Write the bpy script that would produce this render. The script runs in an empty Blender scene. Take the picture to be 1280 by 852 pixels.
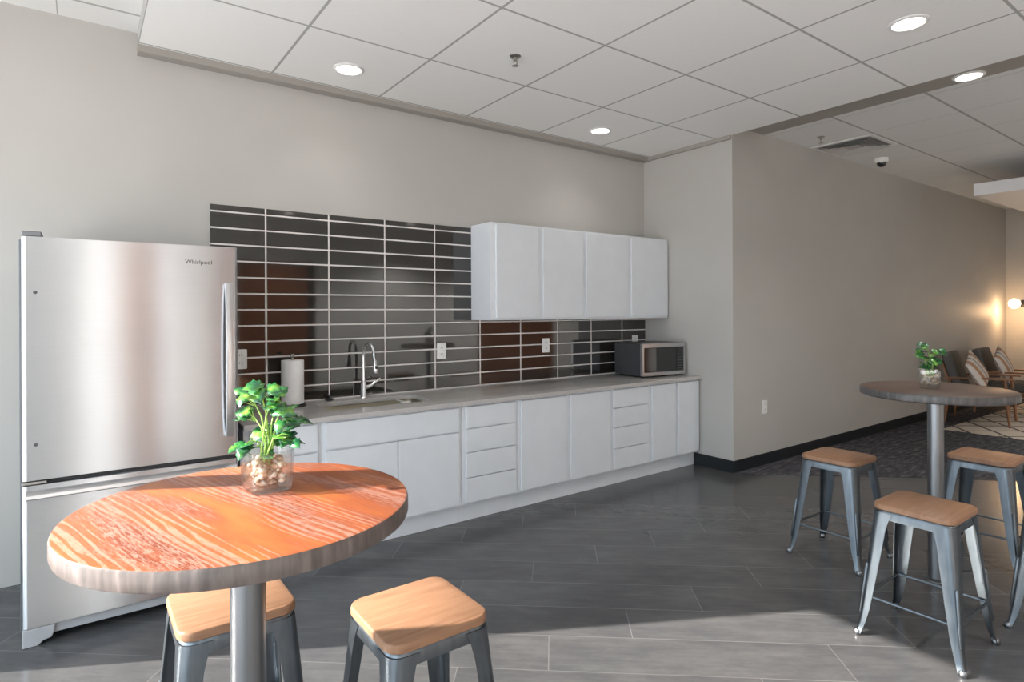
import bpy, bmesh, math, random
from mathutils import Vector, Matrix
C = bpy.context.scene.collection
S = bpy.context.scene
PI = math.pi
R = math.radians

# ------------------------------------------------------------------ camera, sky, sun, exposure
cam_d = bpy.data.cameras.new('camera')
cam = bpy.data.objects.new('camera', cam_d); C.objects.link(cam)
cam_d.sensor_width = 36.0
cam_d.lens = 740.756 / 1280 * 36
cam_d.shift_y = -(426 - 389.463) / 1280
cam_d.clip_start = 0.02
cam.matrix_world = (Matrix.Translation((0, -4.2837, 1.5023)) @ Matrix.Rotation(R(-36.0695), 4, 'Z')
                    @ Matrix.Rotation(R(90), 4, 'X') @ Matrix.Rotation(R(-0.2617), 4, 'Z'))
S.camera = cam

SKY = 4.4
SUN = 20.0
world = bpy.data.worlds.new('world'); S.world = world
world.use_nodes = True
bg = world.node_tree.nodes['Background']
# pale sky above, lower half brightened to throw more light onto the ceiling
wn = world.node_tree
tc = wn.nodes.new('ShaderNodeTexCoord'); sx = wn.nodes.new('ShaderNodeSeparateXYZ'); cr = wn.nodes.new('ShaderNodeValToRGB')
wn.links.new(tc.outputs['Generated'], sx.inputs[0])
mp = wn.nodes.new('ShaderNodeMapRange'); mp.inputs[1].default_value = -0.2; mp.inputs[2].default_value = 0.2
wn.links.new(sx.outputs[2], mp.inputs[0]); wn.links.new(mp.outputs[0], cr.inputs[0]); wn.links.new(cr.outputs[0], bg.inputs[0])
cr.color_ramp.elements[0].position = 0.42; cr.color_ramp.elements[0].color = (1.10, 1.09, 1.08, 1)
cr.color_ramp.elements[1].position = 0.58; cr.color_ramp.elements[1].color = (0.77, 0.90, 1.0, 1)
bg.inputs[1].default_value = SKY

sd = bpy.data.lights.new('sun', 'SUN'); sun = bpy.data.objects.new('sun', sd); C.objects.link(sun)
sd.energy = SUN; sd.angle = R(0.4); sd.color = (1.0, 0.93, 0.84)
az, el = R(-28.5), R(26.0)
sdir = Vector((math.cos(az) * math.cos(el), math.sin(az) * math.cos(el), -math.sin(el)))
sun.rotation_euler = sdir.to_track_quat('-Z', 'Y').to_euler()
sun.location = (-6, 2, 5)

S.view_settings.view_transform = 'Standard'
S.view_settings.look = 'None'
S.view_settings.exposure = 0.05
S.view_settings.gamma = 1.0
S.view_settings.use_curve_mapping = False

# ------------------------------------------------------------------ material helpers
class NT:
    def __init__(s, name):
        s.m = bpy.data.materials.new(name); s.m.use_nodes = True
        s.t = s.m.node_tree; s.n = s.t.nodes; s.b = s.n['Principled BSDF']
        s._obj = None
    def node(s, t, **kw):
        n = s.n.new(t)
        for k, v in kw.items(): setattr(n, k, v)
        return n
    def link(s, a, b): s.t.links.new(a, b)
    def put(s, sock, v):
        if hasattr(v, 'is_linked') or hasattr(v, 'links'): s.link(v, sock)
        else: sock.default_value = v
    def math(s, op, a, b=None, c=None):
        n = s.node('ShaderNodeMath', operation=op)
        s.put(n.inputs[0], a)
        if b is not None: s.put(n.inputs[1], b)
        if c is not None: s.put(n.inputs[2], c)
        return n.outputs[0]
    def coord(s, kind='Object'):
        return s.node('ShaderNodeTexCoord').outputs[kind]
    def xyz(s, v):
        n = s.node('ShaderNodeSeparateXYZ'); s.link(v, n.inputs[0]); return n.outputs
    def comb(s, x, y, z):
        n = s.node('ShaderNodeCombineXYZ')
        for i, a in enumerate((x, y, z)): s.put(n.inputs[i], a)
        return n.outputs[0]
    def mapping(s, v, scale=(1, 1, 1), rot=(0, 0, 0), loc=(0, 0, 0)):
        n = s.node('ShaderNodeMapping'); s.link(v, n.inputs[0])
        n.inputs['Scale'].default_value = scale; n.inputs['Rotation'].default_value = rot; n.inputs['Location'].default_value = loc
        return n.outputs[0]
    def noise(s, v, scale, detail=3, rough=0.5, dist=0.0):
        n = s.node('ShaderNodeTexNoise'); s.link(v, n.inputs['Vector'])
        n.inputs['Scale'].default_value = scale; n.inputs['Detail'].default_value = detail
        n.inputs['Roughness'].default_value = rough; n.inputs['Distortion'].default_value = dist
        return n.outputs['Fac']
    def ramp(s, f, stops):
        n = s.node('ShaderNodeValToRGB'); s.link(f, n.inputs[0]); r = n.color_ramp
        while len(r.elements) < len(stops): r.elements.new(0.5)
        for e, (p, c) in zip(r.elements, stops):
            e.position = p; e.color = (c, c, c, 1) if isinstance(c, (int, float)) else (*c, 1)
        return n.outputs['Color']
    def mix(s, f, a, b, blend='MIX'):
        n = s.node('ShaderNodeMix', data_type='RGBA', blend_type=blend)
        s.put(n.inputs['Factor'], f)
        for k, v in (('A', a), ('B', b)):
            sock = [i for i in n.inputs if i.name == k and i.type == 'RGBA'][0]
            s.put(sock, (*v, 1) if isinstance(v, tuple) and len(v) == 3 else v)
        return [o for o in n.outputs if o.type == 'RGBA'][0]
    def bump(s, h, strength=0.2, dist=0.01):
        n = s.node('ShaderNodeBump'); s.link(h, n.inputs['Height'])
        n.inputs['Strength'].default_value = strength; n.inputs['Distance'].default_value = dist
        s.link(n.outputs[0], s.b.inputs['Normal'])
    def set(s, col=None, rough=None, metal=None, spec=None, **kw):
        if col is not None: s.put(s.b.inputs['Base Color'], (*col, 1) if isinstance(col, tuple) else col)
        if rough is not None: s.put(s.b.inputs['Roughness'], rough)
        if metal is not None: s.b.inputs['Metallic'].default_value = metal
        if spec is not None: s.b.inputs['Specular IOR Level'].default_value = spec
        for k, v in kw.items(): s.put(s.b.inputs[k.replace('_', ' ')], v)
        return s.m

def plain(name, col, rough=0.5, metal=0.0, spec=0.5, var=0.06, vscale=6.0):
    """Painted / moulded surface with a slight cloudy unevenness."""
    n = NT(name)
    f = n.noise(n.coord(), vscale, 3)
    c0 = tuple(max(0, x * (1 - var)) for x in col); c1 = tuple(min(1, x * (1 + var)) for x in col)
    return n.set(n.ramp(f, [(0.3, c0), (0.7, c1)]), rough, metal, spec)

M = {}
def wall_paint(name, col):
    n = NT(name); o = n.coord()
    f = n.noise(o, 1.3, 2)
    c = n.ramp(f, [(0.3, tuple(x * 0.97 for x in col)), (0.7, tuple(min(1, x * 1.03) for x in col))])
    n.bump(n.noise(o, 260, 2), 0.05, 0.002)
    return n.set(c, 0.55, 0, 0.35)
M['wall'] = wall_paint('wall_paint', (0.50, 0.485, 0.46))
M['wall_light'] = wall_paint('wall_paint_light', (0.78, 0.77, 0.74))
M['wall_cream'] = wall_paint('wall_paint_cream', (0.56, 0.53, 0.48))
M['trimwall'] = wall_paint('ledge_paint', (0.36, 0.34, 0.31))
M['white'] = plain('white_paint', (0.76, 0.79, 0.83), 0.42, var=0.02)
M['whiteplastic'] = plain('white_plastic', (0.85, 0.85, 0.84), 0.35, var=0.02)
M['bulkhead'] = plain('bulkhead_paint', (0.8, 0.8, 0.82), 0.5, var=0.02)
M['blackbase'] = plain('black_vinyl_base', (0.014, 0.017, 0.02), 0.35, var=0.1)
M['black'] = plain('black_plastic', (0.015, 0.015, 0.016), 0.35, var=0.1)
M['dark'] = plain('dark_void', (0.03, 0.03, 0.032), 0.6, var=0.1)
M['greyplastic'] = plain('grey_plastic', (0.42, 0.43, 0.45), 0.45, var=0.04)
M['fridgeside'] = plain('dark_grey_enamel', (0.10, 0.105, 0.12), 0.4, 0.2)
M['frame_dark'] = plain('dark_window_frame', (0.06, 0.06, 0.065), 0.4)
M['chrome'] = plain('chrome', (0.85, 0.86, 0.88), 0.08, 1.0, var=0.02)
M['nickel'] = plain('dull_metal', (0.45, 0.44, 0.42), 0.3, 1.0)
M['paper'] = plain('paper_towel', (0.84, 0.83, 0.82), 0.9, var=0.03, vscale=60)

def ceiling_mat(name, x0, dx, y0, dy, w, wx, col=(0.92, 0.92, 0.91), line=(0.45, 0.45, 0.44)):
    n = NT(name); o = n.coord('Object'); x, y, z = n.xyz(o)[:3]
    def ln(v, v0, d, w):
        a = n.math('PINGPONG', n.math('SUBTRACT', v, v0), d / 2)   # 0 on the line
        return n.math('LESS_THAN', a, w / 2)
    g = n.math('MAXIMUM', ln(x, x0, dx, wx), ln(y, y0, dy, w))
    sp = n.noise(o, 240, 4, 0.7)
    c = n.mix(n.ramp(sp, [(0.32, 1.0), (0.42, 0.0)]), col, tuple(v * 0.86 for v in col))
    n.bump(n.noise(o, 120, 4, 0.7), 0.25, 0.006)
    return n.set(n.mix(g, c, line), 0.85, 0, 0.2)
M['cloud'] = ceiling_mat('acoustic_tile', 1.0538, 0.771, -0.9007, 0.799, 0.016, 0.016)
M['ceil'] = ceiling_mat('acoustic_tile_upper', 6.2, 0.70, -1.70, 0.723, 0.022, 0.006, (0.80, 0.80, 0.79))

def floor_mat():
    n = NT('plank_floor'); o = n.coord(); x, y, z = n.xyz(o)[:3]
    c4, s4 = math.cos(R(40)), math.sin(R(40))
    s_ = n.math('SUBTRACT', n.math('MULTIPLY', x, c4), n.math('MULTIPLY', y, s4))
    t_ = n.math('ADD', n.math('MULTIPLY', x, s4), n.math('MULTIPLY', y, c4))
    W, L = 0.27, 1.25
    tt = n.math('DIVIDE', n.math('SUBTRACT', t_, -0.526), W)
    row = n.math('FLOOR', tt)
    uu = n.math('DIVIDE', n.math('ADD', n.math('SUBTRACT', s_, 3.113), n.math('MULTIPLY', row, 0.866)), L)
    col = n.math('FLOOR', uu)
    ft = n.math('MULTIPLY', n.math('PINGPONG', tt, 0.5), W)
    fu = n.math('MULTIPLY', n.math('PINGPONG', uu, 0.5), L)
    joint = n.math('LESS_THAN', n.math('MINIMUM', ft, fu), 0.0022)
    wn = n.node('ShaderNodeTexWhiteNoise', noise_dimensions='2D'); n.link(n.comb(row, col, 0.0), wn.inputs['Vector'])
    tone = n.math('MULTIPLY_ADD', wn.outputs['Value'], 0.22, 0.89)
    v = n.comb(n.math('MULTIPLY', s_, 1.0), n.math('MULTIPLY', t_, 9.0), n.math('MULTIPLY', wn.outputs['Value'], 9.0))
    grain = n.noise(v, 5.0, 5, 0.6, 0.2)
    blot = n.noise(n.comb(n.math('MULTIPLY', s_, 1.0), n.math('MULTIPLY', t_, 2.2), wn.outputs['Value']), 3.4, 6, 0.65)
    g = n.ramp(grain, [(0.25, (0.056, 0.058, 0.063)), (0.5, (0.074, 0.075, 0.079)), (0.75, (0.094, 0.094, 0.096))])
    g = n.mix(0.5, g, n.ramp(blot, [(0.32, (0.048, 0.050, 0.055)), (0.5, (0.074, 0.074, 0.077)), (0.68, (0.112, 0.110, 0.109))]))
    tn = n.comb(tone, tone, tone)
    g = n.mix(1.0, g, tn, 'MULTIPLY')
    colr = n.mix(n.math('MULTIPLY', joint, n.math('MULTIPLY_ADD', wn.outputs['Value'], 0.55, 0.15)), g, (0.21, 0.205, 0.20))
    return n.set(colr, n.math('MULTIPLY_ADD', blot, 0.08, 0.17), 0, 0.5)
M['floor'] = floor_mat()

def carpet_mat():
    n = NT('carpet_tile'); o = n.coord()
    a = n.noise(n.mapping(o, (2.2, 9, 1), (0, 0, R(36))), 3, 5, 0.7)
    b = n.noise(o, 220, 2)
    c = n.ramp(a, [(0.35, (0.035, 0.033, 0.042)), (0.52, (0.09, 0.087, 0.10)), (0.68, (0.22, 0.215, 0.23))])
    n.bump(b, 0.5, 0.01)
    return n.set(n.mix(0.25, c, n.ramp(b, [(0.3, 0.02), (0.7, 0.12)])), 0.95, 0, 0.1)
M['carpet'] = carpet_mat()

def splash_mat():
    n = NT('glass_tile'); o = n.coord(); x, y, z = n.xyz(o)[:3]
    P, Q, W = 0.4357, 0.108, 0.0105
    cx = n.math('DIVIDE', n.math('SUBTRACT', x, 1.0277), P); cz = n.math('DIVIDE', n.math('SUBTRACT', z, 2.1714), Q)
    fx = n.math('MULTIPLY', n.math('PINGPONG', cx, 0.5), P); fz = n.math('MULTIPLY', n.math('PINGPONG', cz, 0.5), Q)
    d = n.math('MINIMUM', fx, fz)
    g = n.math('LESS_THAN', d, W / 2)
    wn = n.node('ShaderNodeTexWhiteNoise', noise_dimensions='2D'); n.link(n.comb(n.math('FLOOR', cx), n.math('FLOOR', cz), 0.0), wn.inputs['Vector'])
    tile = n.mix(wn.outputs['Value'], (0.024, 0.021, 0.019), (0.030, 0.027, 0.025))
    n.bump(n.ramp(n.math('DIVIDE', d, 0.02), [(0.2, 0.0), (0.5, 1.0)]), 0.25, 0.0015)
    return n.set(n.mix(g, tile, (0.74, 0.70, 0.69)), n.math('MULTIPLY_ADD', g, 0.6, 0.05), 0, 0.5, IOR=1.78)
M['splash'] = splash_mat()

def quartz_mat():
    n = NT('quartz'); o = n.coord()
    a = n.noise(o, 160, 3, 0.7); b = n.noise(o, 7, 4)
    c = n.mix(0.35, n.ramp(a, [(0.35, (0.42, 0.40, 0.385)), (0.65, (0.60, 0.58, 0.56))]), n.ramp(b, [(0.3, (0.47, 0.45, 0.435)), (0.7, (0.56, 0.54, 0.525))]))
    return n.set(c, 0.08, 0, 0.6)
M['quartz'] = quartz_mat()

def steel_mat(name, col=(0.715, 0.72, 0.74), rough=0.30, vertical_blur=True):
    n = NT(name); o = n.coord()
    br = n.noise(n.mapping(o, (1.2, 1.2, 260)), 3, 3)
    sm = n.noise(o, 3.0, 4)
    c = n.mix(0.35, n.ramp(br, [(0.3, tuple(v * 0.97 for v in col)), (0.7, tuple(min(1, v * 1.03) for v in col))]), n.ramp(sm, [(0.3, tuple(v * 0.9 for v in col)), (0.7, col)]))
    n.set(c, rough, 1.0)
    if vertical_blur:
        tg = n.node('ShaderNodeTangent', direction_type='RADIAL', axis='Z')
        n.b.inputs['Anisotropic'].default_value = 0.95; n.b.inputs['Anisotropic Rotation'].default_value = 0.25
        n.link(tg.outputs[0], n.b.inputs['Tangent'])
    return n.m
M['steel'] = steel_mat('brushed_stainless')
M['steel_plain'] = steel_mat('satin_stainless', (0.60, 0.60, 0.61), 0.28, False)
M['sinksteel'] = steel_mat('sink_steel', (0.34, 0.31, 0.24), 0.34, False)
M['gun'] = None
def gun_mat():
    n = NT('gunmetal'); o = n.coord()
    a = n.noise(n.mapping(o, (30, 30, 2)), 2, 3)
    b = n.noise(o, 14, 4)
    c = n.mix(0.4, n.ramp(a, [(0.3, (0.12, 0.145, 0.165)), (0.7, (0.18, 0.205, 0.23))]), n.ramp(b, [(0.3, (0.12, 0.14, 0.16)), (0.7, (0.20, 0.22, 0.24))]))
    return n.set(c, n.math('MULTIPLY_ADD', b, 0.2, 0.28), 1.0)
M['gun'] = gun_mat()
M['pole'] = plain('pole_metal', (0.25, 0.26, 0.275), 0.38, 1.0)

def seatwood(name, c0, c1, c2, rot):
    n = NT(name); o = n.coord()
    v = n.mapping(o, (1.3, 14, 8), (0, 0, rot))
    a = n.noise(v, 2.2, 5, 0.6, 1.0)
    f = n.noise(n.mapping(o, (6, 140, 20), (0, 0, rot)), 1.5, 3)
    c = n.ramp(a, [(0.28, c0), (0.5, c1), (0.75, c2)])
    c = n.mix(n.math('MULTIPLY', f, 0.35), c, c0)
    n.bump(f, 0.05, 0.002)
    return n.set(c, 0.42, 0, 0.4)
M['seat'] = seatwood('seat_wood', (0.22, 0.112, 0.062), (0.305, 0.163, 0.093), (0.365, 0.212, 0.127), R(90))
M['brownwood'] = seatwood('armchair_wood', (0.20, 0.085, 0.04), (0.27, 0.12, 0.055), (0.33, 0.16, 0.08), 0.0)
M['doorwood'] = seatwood('door_wood', (0.16, 0.055, 0.022), (0.21, 0.075, 0.03), (0.25, 0.095, 0.04), R(90))

def tabletop_mat(name, BASE0, BASE1, BASE2, LIMEC, LIME, RIM):
    n = NT(name); o = n.coord()
    v = n.mapping(o, (1, 1, 1), (0, 0, R(74)))       # x now runs along the boards
    x, y, z = n.xyz(v)[:3]
    wob = n.noise(n.comb(n.math('MULTIPLY', x, 1.1), n.math('MULTIPLY', y, 5.0), 0.3), 1.3, 1)
    yy = n.math('MULTIPLY_ADD', wob, 0.06, y)
    spread = n.noise(n.comb(n.math('MULTIPLY', x, 1.4), n.math('MULTIPLY', yy, 9.0), 7.0), 1.6, 2)
    st = n.math('MULTIPLY_ADD', spread, 1.5, n.math('PINGPONG', n.math('MULTIPLY', n.math('MULTIPLY_ADD', spread, 0.05, yy), 62.0), 0.5))
    big = n.noise(n.comb(n.math('MULTIPLY', x, 1.6), n.math('MULTIPLY', y, 8.0), 4.0), 1.3, 3, 0.55)
    fine = n.noise(n.comb(n.math('MULTIPLY', x, 26.0), n.math('MULTIPLY', yy, 190.0), 1.0), 1.5, 4, 0.7)
    base = n.ramp(big, [(0.30, BASE0), (0.48, BASE1), (0.66, BASE2)])
    lines = n.math('MULTIPLY', n.ramp(n.math('MULTIPLY', st, 0.5), [(0.55, 0.0), (0.60, 1.0)]), n.ramp(fine, [(0.30, 0.25), (0.55, 1.0)]))
    scuff = n.math('MULTIPLY', n.ramp(fine, [(0.46, 0.0), (0.60, 1.0)]), n.ramp(big, [(0.36, 1.0), (0.50, 0.05)]))
    lime = n.math('MAXIMUM', n.math('MULTIPLY', lines, 0.7), n.math('MULTIPLY', scuff, 0.75))
    top = n.mix(n.math('MULTIPLY', lime, LIME), base, LIMEC)
    top = n.mix(n.math('MULTIPLY', n.ramp(fine, [(0.25, 1.0), (0.42, 0.0)]), 0.35), top, BASE0)
    # the sawn rim is greyer
    geo = n.node('ShaderNodeTexCoord'); nz = n.xyz(geo.outputs['Normal'])[2]
    rim = n.math('LESS_THAN', nz, 0.6)
    ang = n.noise(n.mapping(o, (40, 40, 8)), 1.2, 3)
    rimc = n.ramp(ang, [(0.3, tuple(v * 0.55 for v in RIM)), (0.6, RIM), (0.75, tuple(v * 1.5 for v in RIM))])
    n.bump(fine, 0.10, 0.002)
    return n.set(n.mix(rim, top, rimc), 0.38, 0, 0.5)
M['tabletop'] = tabletop_mat('limed_wood_sunlit', (0.17, 0.042, 0.020), (0.30, 0.075, 0.024), (0.42, 0.125, 0.030), (0.52, 0.31, 0.25), 0.75, (0.155, 0.125, 0.113))  # foreground table: the sun's orange is put into the wood colour
M['tabletop_shaded'] = tabletop_mat('limed_wood_shaded', (0.05, 0.029, 0.022), (0.08, 0.046, 0.034), (0.115, 0.063, 0.042), (0.18, 0.135, 0.11), 0.6, (0.09, 0.085, 0.085))  # same wood for the right table, with its shade put into the colour

def rug_mat():
    n = NT('diamond_rug'); o = n.coord(); x, y, z = n.xyz(o)[:3]
    w = n.noise(o, 3.0, 2); x = n.math('MULTIPLY_ADD', w, 0.10, x)
    a = n.math('ADD', n.math('MULTIPLY', x, 1.0), n.math('MULTIPLY', y, 1.25)); b = n.math('SUBTRACT', n.math('MULTIPLY', x, 1.0), n.math('MULTIPLY', y, 1.25))
    l = n.math('MINIMUM', n.math('PINGPONG', a, 0.26), n.math('PINGPONG', b, 0.26))
    m = n.math('LESS_THAN', l, 0.028)
    h = n.noise(o, 170, 2); n.bump(h, 0.6, 0.01)
    c = n.mix(h, (0.55, 0.48, 0.39), (0.70, 0.63, 0.54))
    return n.set(n.mix(m, c, (0.12, 0.11, 0.10)), 0.95, 0, 0.1)
M['rug'] = rug_mat()
def fabric_mat():
    n = NT('grey_upholstery'); o = n.coord(); h = n.noise(o, 320, 2); n.bump(h, 0.4, 0.004)
    return n.set(n.ramp(h, [(0.3, (0.10, 0.095, 0.09)), (0.7, (0.17, 0.165, 0.155))]), 0.9, 0, 0.2)
M['fabric'] = fabric_mat()
def stripe_mat():
    n = NT('striped_cushion'); o = n.coord(); x, y, z = n.xyz(o)[:3]
    p = n.math('FRACT', n.math('MULTIPLY_ADD', x, 4.6, 0.36))
    c = n.ramp(p, [(0.0, (0.72, 0.68, 0.62)), (0.30, (0.72, 0.68, 0.62)), (0.33, (0.26, 0.23, 0.24)), (0.40, (0.26, 0.23, 0.24)), (0.43, (0.75, 0.71, 0.66)), (0.68, (0.75, 0.71, 0.66)), (0.72, (0.50, 0.30, 0.19)), (0.9, (0.50, 0.30, 0.19))])
    h = n.noise(o, 200, 2); n.bump(h, 0.3, 0.004)
    return n.set(c, 0.9, 0, 0.2)
M['stripe'] = stripe_mat()
def leaf_mat():
    n = NT('leaf_green'); o = n.coord()
    a = n.noise(o, 26, 2)
    c = n.ramp(a, [(0.40, (0.006, 0.075, 0.03)), (0.54, (0.022, 0.16, 0.032)), (0.64, (0.13, 0.34, 0.04)), (0.76, (0.34, 0.52, 0.09))])
    n.set(c, 0.24, 0, 0.9)
    n.b.inputs['Transmission Weight'].default_value = 0.0
    n.b.inputs['Subsurface Weight'].default_value = 0.15
    n.b.inputs['Subsurface Radius'].default_value = (0.01, 0.02, 0.005)
    return n.m
M['leaf'] = leaf_mat()
M['stem'] = plain('stem_green', (0.28, 0.48, 0.10), 0.5)
def pebble_mat():
    n = NT('pebbles'); o = n.coord()
    vn = n.node('ShaderNodeTexVoronoi'); n.link(o, vn.inputs['Vector']); vn.inputs['Scale'].default_value = 70
    g = n.xyz(vn.outputs['Color'])[0]
    return n.set(n.ramp(g, [(0.1, (0.30, 0.19, 0.12)), (0.4, (0.52, 0.39, 0.27)), (0.65, (0.66, 0.55, 0.43)), (0.9, (0.82, 0.78, 0.72))]), 0.45, 0, 0.5)
M['pebble'] = pebble_mat()
def thin_glass():
    n = NT('clear_glass'); out = [x for x in n.n if x.type == 'OUTPUT_MATERIAL'][0]
    tr = n.node('ShaderNodeBsdfTransparent'); gl = n.node('ShaderNodeBsdfGlossy'); gl.inputs['Roughness'].default_value = 0.03
    lw = n.node('ShaderNodeLayerWeight'); lw.inputs[0].default_value = 0.5; fz = n.math('POWER', lw.outputs['Facing'], 3.0)
    tint = n.noise(n.coord(), 5, 2)
    n.link(n.ramp(tint, [(0.3, (0.97, 0.985, 0.98)), (0.7, (0.985, 0.99, 0.99))]), tr.inputs[0])
    mx = n.node('ShaderNodeMixShader'); n.link(n.math('MULTIPLY_ADD', fz, 0.75, 0.07), mx.inputs[0])
    rf = n.node('ShaderNodeBsdfRefraction'); rf.inputs['IOR'].default_value = 1.35; rf.inputs['Roughness'].default_value = 0.05
    m2 = n.node('ShaderNodeMixShader'); m2.inputs[0].default_value = 0.12; n.link(tr.outputs[0], m2.inputs[1]); n.link(rf.outputs[0], m2.inputs[2])
    n.link(m2.outputs[0], mx.inputs[1]); n.link(gl.outputs[0], mx.inputs[2]); n.link(mx.outputs[0], out.inputs[0])
    return n.m
M['glass'] = thin_glass()
M['mwglass'] = plain('dark_glass', (0.012, 0.012, 0.013), 0.06, 0, 0.9, var=0.1)
M['mwside'] = plain('dark_cabinet_metal', (0.10, 0.105, 0.115), 0.35, 0.6)
def emit(name, col, st):
    n = NT(name); f = n.noise(n.coord(), 4, 2)
    n.set(n.ramp(f, [(0.3, tuple(c * 0.95 for c in col)), (0.7, col)]), 0.5)
    n.b.inputs['Emission Color'].default_value = (*col, 1); n.b.inputs['Emission Strength'].default_value = st
    return n.m
M['lens'] = emit('lamp_lens', (1.0, 0.95, 0.88), 6.0)
M['globe'] = emit('lamp_globe', (1.0, 0.80, 0.55), 4.0)
M['louver'] = plain('vent_metal', (0.55, 0.54, 0.52), 0.5, var=0.03)

# ------------------------------------------------------------------ mesh helpers
def link(name, bm, mat, parent=None, smooth=False, bevel=0.0, seg=2):
    bmesh.ops.recalc_face_normals(bm, faces=bm.faces)
    me = bpy.data.meshes.new(name); bm.to_mesh(me); bm.free()
    o = bpy.data.objects.new(name, me); C.objects.link(o)
    me.materials.append(M[mat] if isinstance(mat, str) else mat)
    if smooth:
        for p in me.polygons: p.use_smooth = True
        try: me.set_sharp_from_angle(angle=R(40))
        except Exception: pass
    if bevel:
        b = o.modifiers.new('bevel', 'BEVEL'); b.width = bevel; b.segments = seg; b.limit_method = 'ANGLE'; b.angle_limit = R(40)
        b.harden_normals = False
    if parent: o.parent = parent
    return o
def box(bm, x0, x1, y0, y1, z0, z1, rot=None):
    vs = [bm.verts.new((x, y, z)) for x in (x0, x1) for y in (y0, y1) for z in (z0, z1)]
    for f in ((0, 1, 3, 2), (4, 6, 7, 5), (0, 4, 5, 1), (2, 3, 7, 6), (0, 2, 6, 4), (1, 5, 7, 3)):
        bm.faces.new([vs[i] for i in f])
    if rot: bmesh.ops.transform(bm, matrix=rot, verts=vs)
    return vs
def B(*boxes):
    bm = bmesh.new()
    for b in boxes: box(bm, *b)
    return bm
def rrect(hx, hy, r, n=6, cx=0, cy=0):
    p = []
    for (sx, sy, a0) in ((1, 1, 0), (-1, 1, 90), (-1, -1, 180), (1, -1, 270)):
        for k in range(n + 1):
            a = R(a0 + 90 * k / n)
            p.append((cx + sx * (hx - r) + r * math.cos(a), cy + sy * (hy - r) + r * math.sin(a)))
    return p
def loft(bm, rings, cap0=True, cap1=True, closed=True):
    L = [[bm.verts.new(p) for p in r] for r in rings]
    n = len(L[0])
    for a, b in zip(L, L[1:]):
        for i in range(n if closed else n - 1):
            j = (i + 1) % n
            bm.faces.new((a[i], a[j], b[j], b[i]))
    if cap0: bm.faces.new(L[0][::-1])
    if cap1: bm.faces.new(L[-1])
    return L
def prism(bm, poly, z0, z1): return loft(bm, [[(x, y, z0) for x, y in poly], [(x, y, z1) for x, y in poly]])
def lathe(bm, prof, c=(0, 0, 0), n=32, cap=True, mat=None):
    rings = [[(c[0] + r * math.cos(2 * PI * k / n), c[1] + r * math.sin(2 * PI * k / n), c[2] + z) for k in range(n)] for r, z in prof]
    if mat: rings = [[tuple(mat @ Vector(p)) for p in r] for r in rings]
    return loft(bm, rings, cap, cap)
def tube(bm, pts, rad, n=10, cap=True):
    pts = [Vector(p) for p in pts]; rings = []
    up = Vector((0, 0, 1)); prev = None
    for i, p in enumerate(pts):
        d = (pts[min(i + 1, len(pts) - 1)] - pts[max(i - 1, 0)]).normalized()
        if prev is None:
            a = d.cross(up)
            if a.length < 1e-3: a = d.cross(Vector((1, 0, 0)))
        else: a = prev - d * prev.dot(d)
        a.normalize(); prev = a; b = d.cross(a)
        r = rad[i] if isinstance(rad, (list, tuple)) else rad
        rings.append([tuple(p + a * r * math.cos(2 * PI * k / n) + b * r * math.sin(2 * PI * k / n)) for k in range(n)])
    return loft(bm, rings, cap, cap)
def thing(name, label, cat, loc=(0, 0, 0), rz=0.0, group=None):
    o = bpy.data.objects.new(name, None); C.objects.link(o); o.empty_display_size = 0.1
    o.location = loc; o.rotation_euler = (0, 0, rz); return tag(o, label, cat, group)
def tag(o, label, cat, group=None):
    o['label'] = label; o['category'] = cat
    if group: o['group'] = group
    return o
def struct(name, bm, mat, bevel=0.0, label=None, parent=None):
    o = link(name, bm, mat, parent, bevel=bevel)
    if not parent: o['kind'] = 'structure'
    if label: o['label'] = label
    return o
def dup(root, loc, rz, label):
    r = root.copy(); C.objects.link(r); r.location = loc; r.rotation_euler = (0, 0, rz); r['label'] = label
    for ch in list(root.children):
        c = ch.copy(); C.objects.link(c); c.parent = r
        for g in list(ch.children):
            d = g.copy(); C.objects.link(d); d.parent = c
    return r

# ------------------------------------------------------------------ the room
XW, YB, ZC, ZH = -1.9, -7.2, 3.124, 3.22       # window wall, wall behind the camera, ceiling cloud, upper ceiling
XR, YR, XF = 4.872, -1.06, 12.83               # return wall, long right wall, far lounge wall
struct('floor', B((XW - 0.3, 13.1, YB - 0.2, 0.2, -0.12, 0.0)), 'floor')
struct('ceiling', B((XW - 0.3, 13.1, YB - 0.2, 0.2, ZH, ZH + 0.15)), 'ceil')
struct('wall_back', B((XW - 0.2, XR + 0.1, 0.0, 0.2, 0.0, ZH)), 'wall')
struct('wall_right', B((XR, XF + 0.1, YR, 0.0, 0.0, ZH)), 'wall')
struct('wall_far', B((XF, XF + 0.2, YB, YR, 0.0, ZH)), 'wall_cream')
cl = struct('trim_1', B((0.286, XR, -5.6, -0.085, ZC, ZH)), 'cloud', label='dropped white tile ceiling panel over the kitchen')
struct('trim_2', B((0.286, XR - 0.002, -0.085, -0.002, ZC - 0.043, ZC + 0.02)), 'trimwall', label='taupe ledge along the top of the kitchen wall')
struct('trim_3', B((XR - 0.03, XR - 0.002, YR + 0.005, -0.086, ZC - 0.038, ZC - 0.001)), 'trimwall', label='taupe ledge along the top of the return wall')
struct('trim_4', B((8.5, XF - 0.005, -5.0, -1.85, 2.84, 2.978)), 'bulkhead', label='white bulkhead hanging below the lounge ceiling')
struct('trim_11', B((XR + 0.001, 5.39, -5.6, YR - 0.001, ZH - 0.006, ZH - 0.0005)), 'trimwall', label='taupe strip of the higher ceiling beside the dropped panel')
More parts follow.
